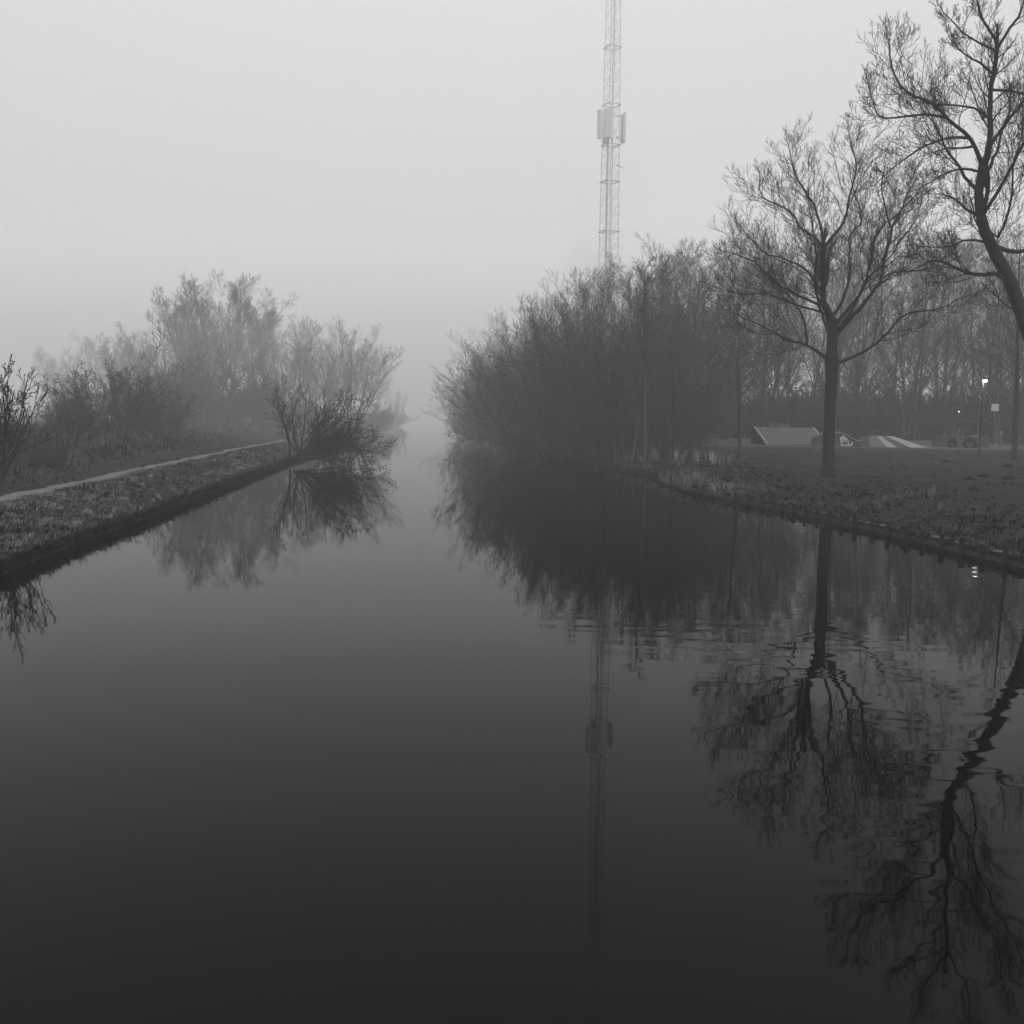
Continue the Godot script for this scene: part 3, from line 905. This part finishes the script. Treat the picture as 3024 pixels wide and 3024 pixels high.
func woods() -> void:
	var willow_look := {"top": 3, "kids": [12, 6, 4], "ratio": [0.3, 0.5, 0.5], "angle": [0.55, 0.55, 0.6], "wander": [0.15, 0.14, 0.14, 0.1], "up": [0.05, 0.11, 0.11, 0.11], "thin": 0.0055, "slim": 0.42, "from": [0.04, 0.1, 0.1]}
	var willows := []
	for s in 2: willows.append(shrub_proto(900 + s, 33, willow_look, 8.0, 0.95, 0.05, 1.3, 0.88, 7))
	var clump := [
		[Vector3(4.9, 0, -58.5), 1.12, "dense willow thicket at the water's edge just left of the birch"],
		[Vector3(3.2, 0, -63.0), 1.08, "willow thicket overhanging the middle of the canal's right side"],
		[Vector3(1.6, 0, -69.0), 1.1, "willow thicket at the water, third along from the birch"],
		[Vector3(0.2, 0, -77.0), 1.1, "willow thicket at the water, fourth along from the birch"],
		[Vector3(-1.4, 0, -86.0), 1.12, "leftmost willow thicket, its fan of stems reaching over the far canal"],
		[Vector3(6.4, 0, -63.0), 1.35, "tall willow thicket directly behind the birch"],
		[Vector3(4.6, 0, -71.0), 1.32, "tall willow thicket in front of the mast, left of the birch"],
		[Vector3(2.6, 0, -80.0), 1.25, "tall willow thicket left of the mast, in the second row"],
		[Vector3(8.4, 0, -70.0), 1.48, "tallest willow thicket, to the right of the mast"],
		[Vector3(11.2, 0, -75.0), 1.6, "broad thicket between the mast and the lone tree"],
		[Vector3(6.8, 0, -82.0), 1.6, "grey thicket rising at the foot of the mast"],
		[Vector3(13.6, 0, -86.5), 1.65, "thicket behind the concrete's left end"],
		[Vector3(1.0, 0, -95.0), 1.2, "faint far thicket at the left end of the right bank"],
		[Vector3(8.3, 0, -56.5), 0.62, "low scrub at the birch's foot on the right"]]
	clump.append_array([[Vector3(-3.4, 0, -97.0), 0.8, "low thicket spilling into the far canal at the right bank's left end"], [Vector3(-5.0, 0, -112.0), 0.8, "last faint thicket where the right bank is lost in fog"], [Vector3(10.2, 0, -64.5), 1.05, "thicket at the concrete's near left corner"]])
	for k in clump.size():
		var p: Vector3 = clump[k][0]
		p.y = right_height(p.x, p.z)
		copy(willows[k % 2], "willow_thicket", clump[k][2], "thicket", p, k * 1.9, clump[k][1], "willow thickets along the right bank")
	# birch and the thin trees by the water
	var birch_look := {"top": 3, "kids": [24, 7, 4], "ratio": [0.16, 0.5, 0.5], "angle": [0.7, 0.6, 0.6], "wander": [0.025, 0.1, 0.12, 0.1], "up": [0.02, 0.03, -0.03, -0.06], "thin": 0.009, "slim": 0.35, "from": [0.4, 0.15, 0.1]}
	var b := tree_proto(31, birch_look, 9.6, 0.1, -0.03, M.pale_bark)
	copy(b, "birch_tree", "slender birch with a white mottled trunk at the thicket's edge", "tree", Vector3(6.4, 0.45, -49.8), 0.4, 1.0, "")
	b.free()
	var fan := {"top": 3, "kids": [10, 6, 4], "ratio": [0.26, 0.5, 0.5], "angle": [0.5, 0.6, 0.6], "wander": [0.04, 0.1, 0.12, 0.1], "up": [0.03, 0.1, 0.1, 0.1], "thin": 0.009, "slim": 0.4, "from": [0.35, 0.1, 0.1]}
	b = shrub_proto(34, 8, fan, 7.2, 0.4, 0.07, 0.5)
	copy(b, "leaning_willow", "fan of dark leaning stems rising just left of the birch", "tree", Vector3(5.75, 0.35, -51.2), 0.0, 1.0, "")
	b.free()
	var slim_look := {"top": 3, "kids": [22, 7, 5], "ratio": [0.26, 0.5, 0.5], "angle": [0.85, 0.7, 0.7], "wander": [0.03, 0.12, 0.14, 0.1], "up": [0.02, 0.06, 0.1, 0.1], "thin": 0.009, "slim": 0.35, "from": [0.35, 0.15, 0.1]}
	b = tree_proto(32, slim_look, 8.5, 0.1, 0.0, M.bark)
	copy(b, "slim_tree", "slim dark young tree between the birch and the lone tree", "tree", Vector3(11.62, 0.7, -52.6), 0.4, 1.0, "slim trees on the right lawn")
	copy(b, "slim_tree", "thinnest sapling, close right of the birch", "tree", Vector3(8.4, 0.7, -53.5), 2.4, 0.75, "slim trees on the right lawn")
	b.free()
	b = tree_proto(33, slim_look, 11.0, 0.16, 0.012, M.bark)
	copy(b, "slim_tree", "slim dark tree at the right edge beside the white sign", "tree", Vector3(25.4, 0.72, -52.0), 0.9, 1.0, "slim trees on the right lawn")
	b.free()
	# the misty wood
	var wood_look := {"top": 4, "kids": [18, 10, 6, 3], "ratio": [0.42, 0.5, 0.5, 0.5], "angle": [0.7, 0.65, 0.65, 0.7], "wander": [0.05, 0.1, 0.12, 0.14, 0.1], "up": [0.03, 0.12, 0.14, 0.14, 0.12], "thin": 0.009, "slim": 0.42, "from": [0.16, 0.1, 0.1, 0.1]}
	var trees := []
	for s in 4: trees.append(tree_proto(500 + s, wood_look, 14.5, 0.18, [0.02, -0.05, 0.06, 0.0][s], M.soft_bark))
	var places := [
		[15.5, -92, 1.0, "misty tree behind the wide ramp's left corner"], [19.0, -88, 1.02, "misty tree behind the middle of the wide ramp"], [22.5, -90, 0.98, "misty tree seen just left of the lone tree's trunk"],
		[27.0, -87, 1.05, "misty tree with a forked trunk right of the lone tree's trunk"], [30.5, -92, 1.05, "misty tree above the launch box"], [33.5, -86, 1.02, "misty tree above the low pyramid"],
		[37.5, -91, 1.08, "misty tree left of the two tyres"], [41.0, -88, 1.05, "misty tree behind the two tyres"], [44.5, -92, 1.1, "misty tree behind the tall domed lamp"], [36.5, -78, 0.9, "misty tree between the lit lamp and the sign"],
		[17.5, -100, 1.1, "pale far tree behind the thicket left of the wide ramp"], [24.5, -101, 1.12, "pale far tree behind the lone tree's crown"], [34.0, -102, 1.12, "pale far tree between the two large trees"], [42.0, -103, 1.15, "pale far tree right of the tall domed lamp"],
		[48.5, -96, 1.1, "misty tree at the picture's right edge"], [51.0, -104, 1.1, "farthest tree at the right edge"], [56.0, -92, 1.1, "wood tree beyond the right edge"],
		[10.5, -112, 1.02, "pale far tree close right of the mast"], [6.0, -118, 1.0, "pale far tree close left of the mast"], [2.5, -112, 0.82, "pale far tree above the thicket's left shoulder"], [-0.5, -125, 0.85, "faintest far tree at the thicket's left end"], [14.0, -108, 1.05, "pale far tree behind the tallest thicket"], [29.0, -110, 1.15, "pale far tree behind the low pyramid"], [25.0, -94, 1.0, "misty tree close right of the lone tree's trunk, second row"], [35.6, -96, 1.05, "misty tree midway between pyramid and tyres, second row"], [43.0, -97, 1.08, "misty tree behind the white sign, second row"], [28.2, -98, 1.1, "misty tree above the gap between launch box and pyramid"], [32.4, -106, 1.15, "palest tree between pyramid and tyres"], [21.6, -105, 1.12, "palest tree left of the lone tree's crown"], [46.0, -108, 1.2, "palest tree above the white sign"], [39.0, -100, 1.12, "misty tree left of the domed lamp, third row"], [20.8, -84.5, 0.85, "leaning misty tree just behind the wide ramp's right end"], [31.8, -84.0, 0.8, "smaller misty tree behind the low pyramid's peak"], [39.4, -83.5, 0.85, "smaller misty tree close behind the timber platform"], [46.8, -87, 1.0, "misty tree just left of the slim tree at the right edge"], [17.2, -85.5, 0.82, "smaller misty tree behind the wide ramp's raised ledge"], [13.2, -92, 0.95, "misty tree rising behind the thicket, left of the wide ramp"], [38.0, -112, 1.15, "pale far tree behind the two tyres"]]
	for k in places.size():
		var a: Array = places[k]
		copy(trees[k % 4], "wood_tree", a[3], "tree", Vector3(a[0], right_height(a[0], a[1]), a[1]), k * 2.1, a[2], "bare trees of the misty wood")
	var amid := [[4.6, -66.0, 0.68, "rounded bare tree rising out of the thicket, nearest left of the birch"], [8.2, -61.0, 0.68, "rounded bare tree in the thicket just right of the birch"], [1.4, -74.0, 0.62, "rounded bare tree in the thicket's left half"], [10.4, -68.0, 0.76, "taller bare tree in the thicket between birch and lone tree"], [6.0, -77.0, 0.76, "taller bare tree in the thicket before the mast's foot"], [-0.8, -83.0, 0.55, "small rounded tree at the thicket's left end"], [12.6, -72.0, 0.8, "bare tree at the thicket's right end, behind the slim dark tree"]]
	for k in amid.size():
		var a: Array = amid[k]
		copy(trees[(k + 1) % 4], "thicket_tree", a[3], "tree", Vector3(a[0], right_height(a[0], a[1]), a[1]), k * 1.4, a[2], "bare trees among the thickets")
	var behind := [[-38.0, -123.0, 0.92, "pale tree filling the tallest left crown's left shoulder"], [-33.0, -121.0, 1.02, "pale tree directly behind the tallest left crown"], [-28.0, -120.0, 0.92, "pale tree filling the tallest left crown's right shoulder"], [-22.6, -110.0, 0.68, "pale tree between the tallest left crown and the last tall tree"], [-18.6, -116.0, 0.74, "pale tree close behind the last tall tree on the left bank"]]
	for k in behind.size():
		var a: Array = behind[k]
		copy(trees[k % 4], "far_bank_tree", a[3], "tree", Vector3(a[0], left_height(a[0], a[1]), a[1]), k * 1.1, a[2], "pale trees along the left bank")
	# dark undergrowth at the wood's edge
	var under_look := {"top": 3, "kids": [9, 6, 4], "ratio": [0.45, 0.5, 0.5], "angle": [0.7, 0.7, 0.7], "wander": [0.1, 0.14, 0.15, 0.12], "up": [0.04, 0.1, 0.1, 0.1], "thin": 0.013, "slim": 0.5, "from": [0.1, 0.1, 0.1]}
	var bushes := []
	for s in 2: bushes.append(shrub_proto(700 + s, 32, under_look, 4.6, 1.15, 0.035, 1.2))
	var dome_look := {"top": 3, "kids": [9, 6, 3], "ratio": [0.3, 0.5, 0.5], "angle": [0.7, 0.7, 0.7], "wander": [0.1, 0.14, 0.15, 0.12], "up": [0.02, 0.04, 0.04, 0.04], "thin": 0.008, "slim": 0.5, "from": [0.15, 0.1, 0.1]}
	var domes := [shrub_proto(751, 42, dome_look, 3.7, 0.62, 0.03, 1.3, 0.9, 9)]
	var low := [
		[15.0, -87.5, 1.0, "undergrowth bush behind the wide ramp's left end"], [18.6, -86.5, 1.1, "undergrowth bush behind the wide ramp's middle"], [22.4, -86.5, 1.0, "undergrowth bush behind the lone tree's trunk"], [26.2, -86.0, 1.1, "undergrowth bush behind the launch box"], [30.0, -87.0, 1.15, "undergrowth bush behind the low pyramid"], [33.8, -88.0, 1.1, "undergrowth bush left of the tyres"], [37.6, -87.0, 1.1, "undergrowth bush behind the timber platform"], [41.2, -86.0, 1.15, "undergrowth bush behind the white sign"], [45.0, -87.0, 1.2, "undergrowth bush at the right edge"], [49.0, -88.0, 1.2, "undergrowth bush beyond the right edge"],
		[16.8, -95.0, 1.2, "taller back-row bush behind the wide ramp"], [21.5, -96.0, 1.5, "taller back-row bush left of the lone tree's trunk"], [26.5, -95.0, 1.25, "taller back-row bush right of the lone tree's trunk"], [31.5, -96.0, 1.6, "taller back-row bush behind the low pyramid"], [36.5, -96.0, 1.35, "taller back-row bush behind the tyres"], [41.5, -96.0, 1.6, "taller back-row bush behind the domed lamp"], [46.5, -97.0, 1.4, "taller back-row bush at the right edge"]]
	for k in low.size():
		var a: Array = low[k]
		copy(bushes[k % 2], "undergrowth_bush", a[3], "bush", Vector3(a[0], right_height(a[0], a[1]), a[1]), k * 1.3, a[2], "undergrowth along the misty wood")
	# left bank
	var fan_look := {"top": 4, "kids": [13, 8, 5, 3], "ratio": [0.31, 0.5, 0.5, 0.5], "angle": [0.5, 0.55, 0.6, 0.7], "wander": [0.025, 0.08, 0.1, 0.12, 0.1], "up": [0.03, 0.06, 0.06, 0.06, 0.06], "thin": 0.0075, "slim": 0.42, "from": [0.3, 0.15, 0.1, 0.1]}
	var fans := []
	for s in 2: fans.append(shrub_proto(800 + s, 10, fan_look, 13.5, 0.72, 0.14, 0.8, 0.95))
	var left := [
		[-34.8, -117, 1.18, "broad fan-shaped misty tree, left half of the tallest left-bank crown"], [-31.2, -114, 1.2, "broad fan-shaped misty tree, right half of the tallest left-bank crown"], [-25.4, -116, 0.98, "misty tree stepping down right of the tallest left-bank crown"],
		[-52.0, -135, 0.9, "ghostly tree behind and left of the dark round bush"], [-66.0, -150, 0.8, "faintest ghostly tree, farthest left"], [-47.0, -128, 0.8, "pale tree between the round bush and the tallest crown"], [-42.0, -120, 0.8, "pale low tree at the tallest crown's left foot"],
		[-18.6, -104, 0.72, "pale tree behind the shrub that leans over the water"], [-17.2, -109, 0.84, "last tall pale tree before the canal vanishes"], [-24.0, -210, 0.5, "tiny ghost of a tree at the canal's vanishing bend"]]
	for k in left.size():
		var a: Array = left[k]
		copy(fans[k % 2], "misty_tree", a[3], "tree", Vector3(a[0], left_height(a[0], a[1]), a[1]), k * 1.7, a[2], "pale trees along the left bank")
	var lows := [
		[-24.4, -62.0, 1.26, "dark round bush on the rise left of the path"], [-22.8, -66.0, 0.95, "dark bush filling out the round bush's left side"], [-17.3, -38.0, 0.36, "low bramble mound left of the path, before the round bush"], [-19.2, -37.0, 0.42, "low bramble mound at the left edge of the rise"], [-29.5, -86.0, 1.5, "grey bush right behind the round bush"], [-26.5, -92.0, 1.45, "grey bush under the tallest crown's left side"], [-23.5, -94.0, 1.35, "grey bush under the tallest crown's middle"], [-20.9, -96.0, 1.15, "grey bush under the tallest crown's right side"], [-18.3, -92.0, 0.6, "grey bush where the path is lost from view"], [-33.0, -96.0, 1.1, "tall grey bush behind the round bush"], [-42.0, -100.0, 1.0, "pale bush at the far left behind the round bush"], [-17.0, -120.0, 0.85, "pale bush at the foot of the last tall tree"], [-18.2, -140.0, 0.7, "faint bush past the last tall tree"], [-20.6, -180.0, 0.75, "small faint bush where the left bank meets the fog"], [-26.5, -62.0, 0.55, "grey bush far left of the path, beside the round bush"]]
	for k in lows.size():
		var a: Array = lows[k]
		copy(domes[0] if k < 4 else bushes[k % 2], "bank_bush", a[3], "bush", Vector3(a[0], left_height(a[0], a[1]) - 0.1, a[1]), k * 2.3, a[2], "bushes along the left bank")
	for set_ in [willows, trees, bushes, fans, domes]:
		for n in set_: n.free()

# ------------------------------------------------------------------ left bank: the leaning shrub and the shrub at the left edge

func left_bank() -> void:
	var look := {"top": 3, "kids": [9, 6, 4], "ratio": [0.36, 0.5, 0.5], "angle": [0.6, 0.65, 0.7], "wander": [0.09, 0.13, 0.14, 0.12], "up": [0.02, 0.1, 0.12, 0.12], "thin": 0.011, "slim": 0.5, "from": [0.2, 0.1, 0.1]}
	rng.seed = 61
	var t := thing("overhanging_willow", "tangled willow leaning out over the water from the left bank", "shrub", Vector3(-11.5, 0.3, -54.5))
	var stem := Bucket.new()
	var crown := Bucket.new()
	look.kids = [7, 5, 3]
	look.thin = 0.008
	for a in [[-0.12, 1.0, 0.1, 3.5, 0.06], [0.0, 1.0, -0.1, 3.9, 0.07], [0.08, 1.0, 0.2, 3.6, 0.05], [0.5, 1.0, 0.0, 3.4, 0.05], [-0.3, 1.0, -0.2, 2.8, 0.045]]:
		grow([stem, crown], Vector3(rng.randf_range(-0.4, 0.4), 0, rng.randf_range(-0.4, 0.4)), Vector3(a[0], a[1], a[2]).normalized(), a[3], a[4], 0, look)
	var droop: Dictionary = look.duplicate(true)
	droop.up = [-0.035, 0.05, 0.08, 0.1]
	droop.kids = [13, 6, 3]
	droop.thin = 0.008
	for a in [[1.0, 0.45, 0.2], [1.0, 0.3, -0.3], [1.0, 0.25, 0.5], [1.0, 0.55, -0.1], [0.9, 0.7, 0.1], [1.0, 0.12, 0.1], [0.8, 0.2, 0.7], [1.0, 0.4, -0.7], [0.7, 0.8, -0.4], [1.0, 0.2, 0.3], [1.0, 0.35, 0.1], [0.9, 0.1, -0.4], [1.0, 0.5, 0.4], [0.6, 0.3, 0.5], [0.5, 0.4, -0.5], [0.4, 0.15, 0.2], [1.0, 0.75, 0.2], [0.9, 0.9, -0.2], [0.7, 1.0, 0.3], [1.0, 0.6, -0.5], [0.5, 0.9, -0.4], [0.8, 0.65, 0.6], [1.0, 0.85, 0.0], [-0.3, 0.6, 0.3]]:
		grow([stem, crown], Vector3(rng.randf_range(-0.2, 0.6), 0.05, rng.randf_range(-0.5, 0.5)), Vector3(a[0], a[1], a[2]).normalized(), rng.randf_range(2.4, 5.0), 0.045, 0, droop)
	put("stems", stem.mesh(), M.bark, t)
	put("twigs", crown.mesh(), M.twig, t)

	rng.seed = 62
	t = thing("edge_shrub", "sparse dark shrub with upright stems at the left edge", "shrub", Vector3(-15.4, left_height(-15.4, -30.0) - 0.1, -30.0))
	stem = Bucket.new()
	crown = Bucket.new()
	look.thin = 0.01
	look.kids = [8, 4, 2]
	look.up = [0.06, 0.12, 0.12, 0.12]
	for k in 12:
		var a := rng.randf() * TAU
		grow([stem, crown], Vector3(cos(a) * 0.3, 0, sin(a) * 0.3), Vector3(cos(a) * 0.5, 1.0, sin(a) * 0.5).normalized(), rng.randf_range(2.6, 3.9), 0.05, 0, look)
	put("stems", stem.mesh(), M.bark, t)
	put("twigs", crown.mesh(), M.twig, t)

# ------------------------------------------------------------------ grass

func tuft_mesh(blades: int, high: float, lean: float, width: float, seed_: int) -> ArrayMesh:
	rng.seed = seed_
	var b := Bucket.new()
	for k in blades:
		var a := rng.randf() * TAU
		var out := Vector3(cos(a), 0, sin(a))
		var side := out.cross(Vector3.UP) * width * rng.randf_range(0.6, 1.2)
		var root := out * rng.randf() * 0.1
		var h := high * rng.randf_range(0.45, 1.0)
		var l := lean * rng.randf_range(0.3, 1.3) * h
		var mid := root + Vector3(0, h * 0.65, 0) + out * l * 0.4
		var tip := root + Vector3(0, h * (1.0 - 0.25 * lean), 0) + out * l
		b.quad(root - side, mid - side * 0.8, mid + side * 0.8, root + side)
		b.tri(mid - side * 0.8, tip, mid + side * 0.8)
	for k in b.n.size(): b.n[k] = (b.n[k] * 0.3 + Vector3.UP).normalized()
	return b.mesh()

func scatter(called: String, label: String, category: String, mesh: ArrayMesh, spots: Array) -> void:
	var mm := MultiMesh.new()
	mm.transform_format = MultiMesh.TRANSFORM_3D
	mm.use_colors = true
	mm.mesh = mesh
	mm.instance_count = spots.size()
	for k in spots.size():
		mm.set_instance_transform(k, spots[k][0])
		var c: float = spots[k][1]
		mm.set_instance_color(k, Color(c, c, c))
	var o := MultiMeshInstance3D.new()
	o.multimesh = mm
	o.material_override = M.blade
	o.name = numbered(called)
	add_child(o)
	tag(o, label, category, "", "stuff")

func spot(x: float, y: float, z: float, size: float, tone: float, tilt := Vector3.ZERO) -> Array:
	var b := Basis.from_euler(Vector3(tilt.x, 0, tilt.z)) * Basis(Vector3.UP, rng.randf() * TAU)
	return [Transform3D(b.scaled(Vector3.ONE * size), Vector3(x, y, z)), tone]

func grasses() -> void:
	var short_tuft := tuft_mesh(14, 0.12, 0.9, 0.005, 1)
	var tall_tuft := tuft_mesh(16, 0.4, 0.75, 0.006, 2)
	var reed_tuft := tuft_mesh(9, 0.7, 0.5, 0.007, 3)
	rng.seed = 1001
	# left verge between the path and the water
	var s := []
	for k in 30000:
		var z := -6.0 - 90.0 * pow(rng.randf(), 1.7)
		var t := rng.randf_range(0.0, 3.05)
		var x := edge(LEFT, z) - t
		var patchy := bump.get_noise_2d(x * 1.4, z * 1.4) + 0.5 * bump.get_noise_2d(x * 6.0, z * 6.0)
		s.append(spot(x, left_height(x, z) - 0.02, z, rng.randf_range(0.4, 1.4) * (1.0 + 0.8 * patchy), clampf(0.055 + 0.05 * patchy + rng.randfn() * 0.015, 0.012, 0.13)))
	for k in 900:
		var z := -6.0 - 70.0 * pow(rng.randf(), 1.6)
		var x := edge(LEFT, z) - rng.randf_range(0.0, 2.6)
		s.append(spot(x, left_height(x, z) - 0.02, z, rng.randf_range(1.4, 2.6), clampf(0.085 + rng.randfn() * 0.035, 0.03, 0.16)))
	scatter("verge_grass", "short tufted grass between the path and the left water's edge", "grass", short_tuft, s)
	s = []
	for k in 3000:
		var z := -6.0 - 80.0 * pow(rng.randf(), 1.6)
		var x := edge(LEFT, z) - rng.randf_range(-0.04, 0.05)
		s.append(spot(x, 0.2, z, rng.randf_range(0.3, 0.75), clampf(0.016 + rng.randfn() * 0.012, 0.006, 0.07), Vector3(0, 0, rng.randf_range(-2.3, -0.5))))
	scatter("overhanging_grass", "dark grass hanging over the left bank's edge above the water", "grass", tall_tuft, s)
	# rough ground left of the path
	s = []
	for k in 16000:
		var z := -8.0 - 90.0 * pow(rng.randf(), 1.5)
		var t := 3.53 + 18.0 * pow(rng.randf(), 1.3)
		var x := edge(LEFT, z) - t
		var patchy := bump.get_noise_2d(x * 0.9, z * 0.9)
		var rise := smoothstep(4.6, 7.5, t)
		s.append(spot(x, left_height(x, z) - 0.03, z, lerpf(0.35, 1.2, rise) * rng.randf_range(0.6, 1.3) * (1.0 + patchy), clampf(0.036 + 0.06 * patchy + rng.randfn() * 0.012, 0.012, 0.12)))
	scatter("rough_grass", "rough dark grass and weeds rising left of the path", "grass", tall_tuft, s)
	# right lawn
	s = []
	for k in 46000:
		var z := -8.0 - 58.0 * pow(rng.randf(), 1.15)
		var t := 0.02 + 27.0 * pow(rng.randf(), 1.5)
		var x := edge(RIGHT, z) + t
		if x > 10.5 and z < -63.0: continue
		var patchy := bump.get_noise_2d(x * 1.3, z * 1.3)
		var rough_band := 1.0 - smoothstep(1.5, 4.5, t + patchy)
		s.append(spot(x, right_height(x, z) - 0.02, z, lerpf(0.5, 1.1, rough_band) * rng.randf_range(0.4, 1.5) * (1.0 + patchy), clampf(0.012 + 0.012 * rough_band + 0.03 * patchy + rng.randfn() * 0.01 * (1.0 + rough_band), 0.008, 0.12)))
	scatter("lawn_grass", "short grass of the right lawn, rougher beside the timber edge", "grass", short_tuft, s)
	# pale dead grass at the point, along the edge and in the lawn
	s = []
	for k in 420:
		var z := rng.randf_range(-44.0, -34.0)
		var x := edge(RIGHT, z) + rng.randf_range(-0.25, 1.3)
		s.append(spot(x, right_height(x, z) - 0.05, z, rng.randf_range(0.7, 1.35), clampf(0.08 + rng.randfn() * 0.04, 0.02, 0.2), Vector3(0, 0, rng.randf_range(0.0, 0.9))))
	for k in 26:
		var a := rng.randf() * TAU
		var r := rng.randf_range(0.25, 0.75)
		var x := 11.57 + cos(a) * r
		var z := -37.5 + sin(a) * r
		s.append(spot(x, right_height(x, z) - 0.04, z, rng.randf_range(0.35, 0.8), clampf(0.045 + rng.randfn() * 0.02, 0.015, 0.12)))
	scatter("dead_grass", "dead grass flopping over the bank's point and round the lone trunk", "grass", tall_tuft, s)
	s = []
	for k in 26:
		var z := rng.randf_range(-31.5, -27.0)
		var x := rng.randf_range(10.2, 13.4)
		s.append(spot(x, right_height(x, z) - 0.05, z, rng.randf_range(0.5, 0.9), clampf(0.12 + rng.randfn() * 0.04, 0.05, 0.25)))
	for k in 40:
		var z := rng.randf_range(-56.0, -46.0)
		var x := edge(RIGHT, z) + rng.randf_range(0.5, 3.5)
		s.append(spot(x, right_height(x, z) - 0.05, z, rng.randf_range(0.8, 1.5), clampf(0.14 + rng.randfn() * 0.04, 0.05, 0.25)))
	scatter("pale_reeds", "pale upright stalks dotted along the right bank", "reeds", reed_tuft, s)
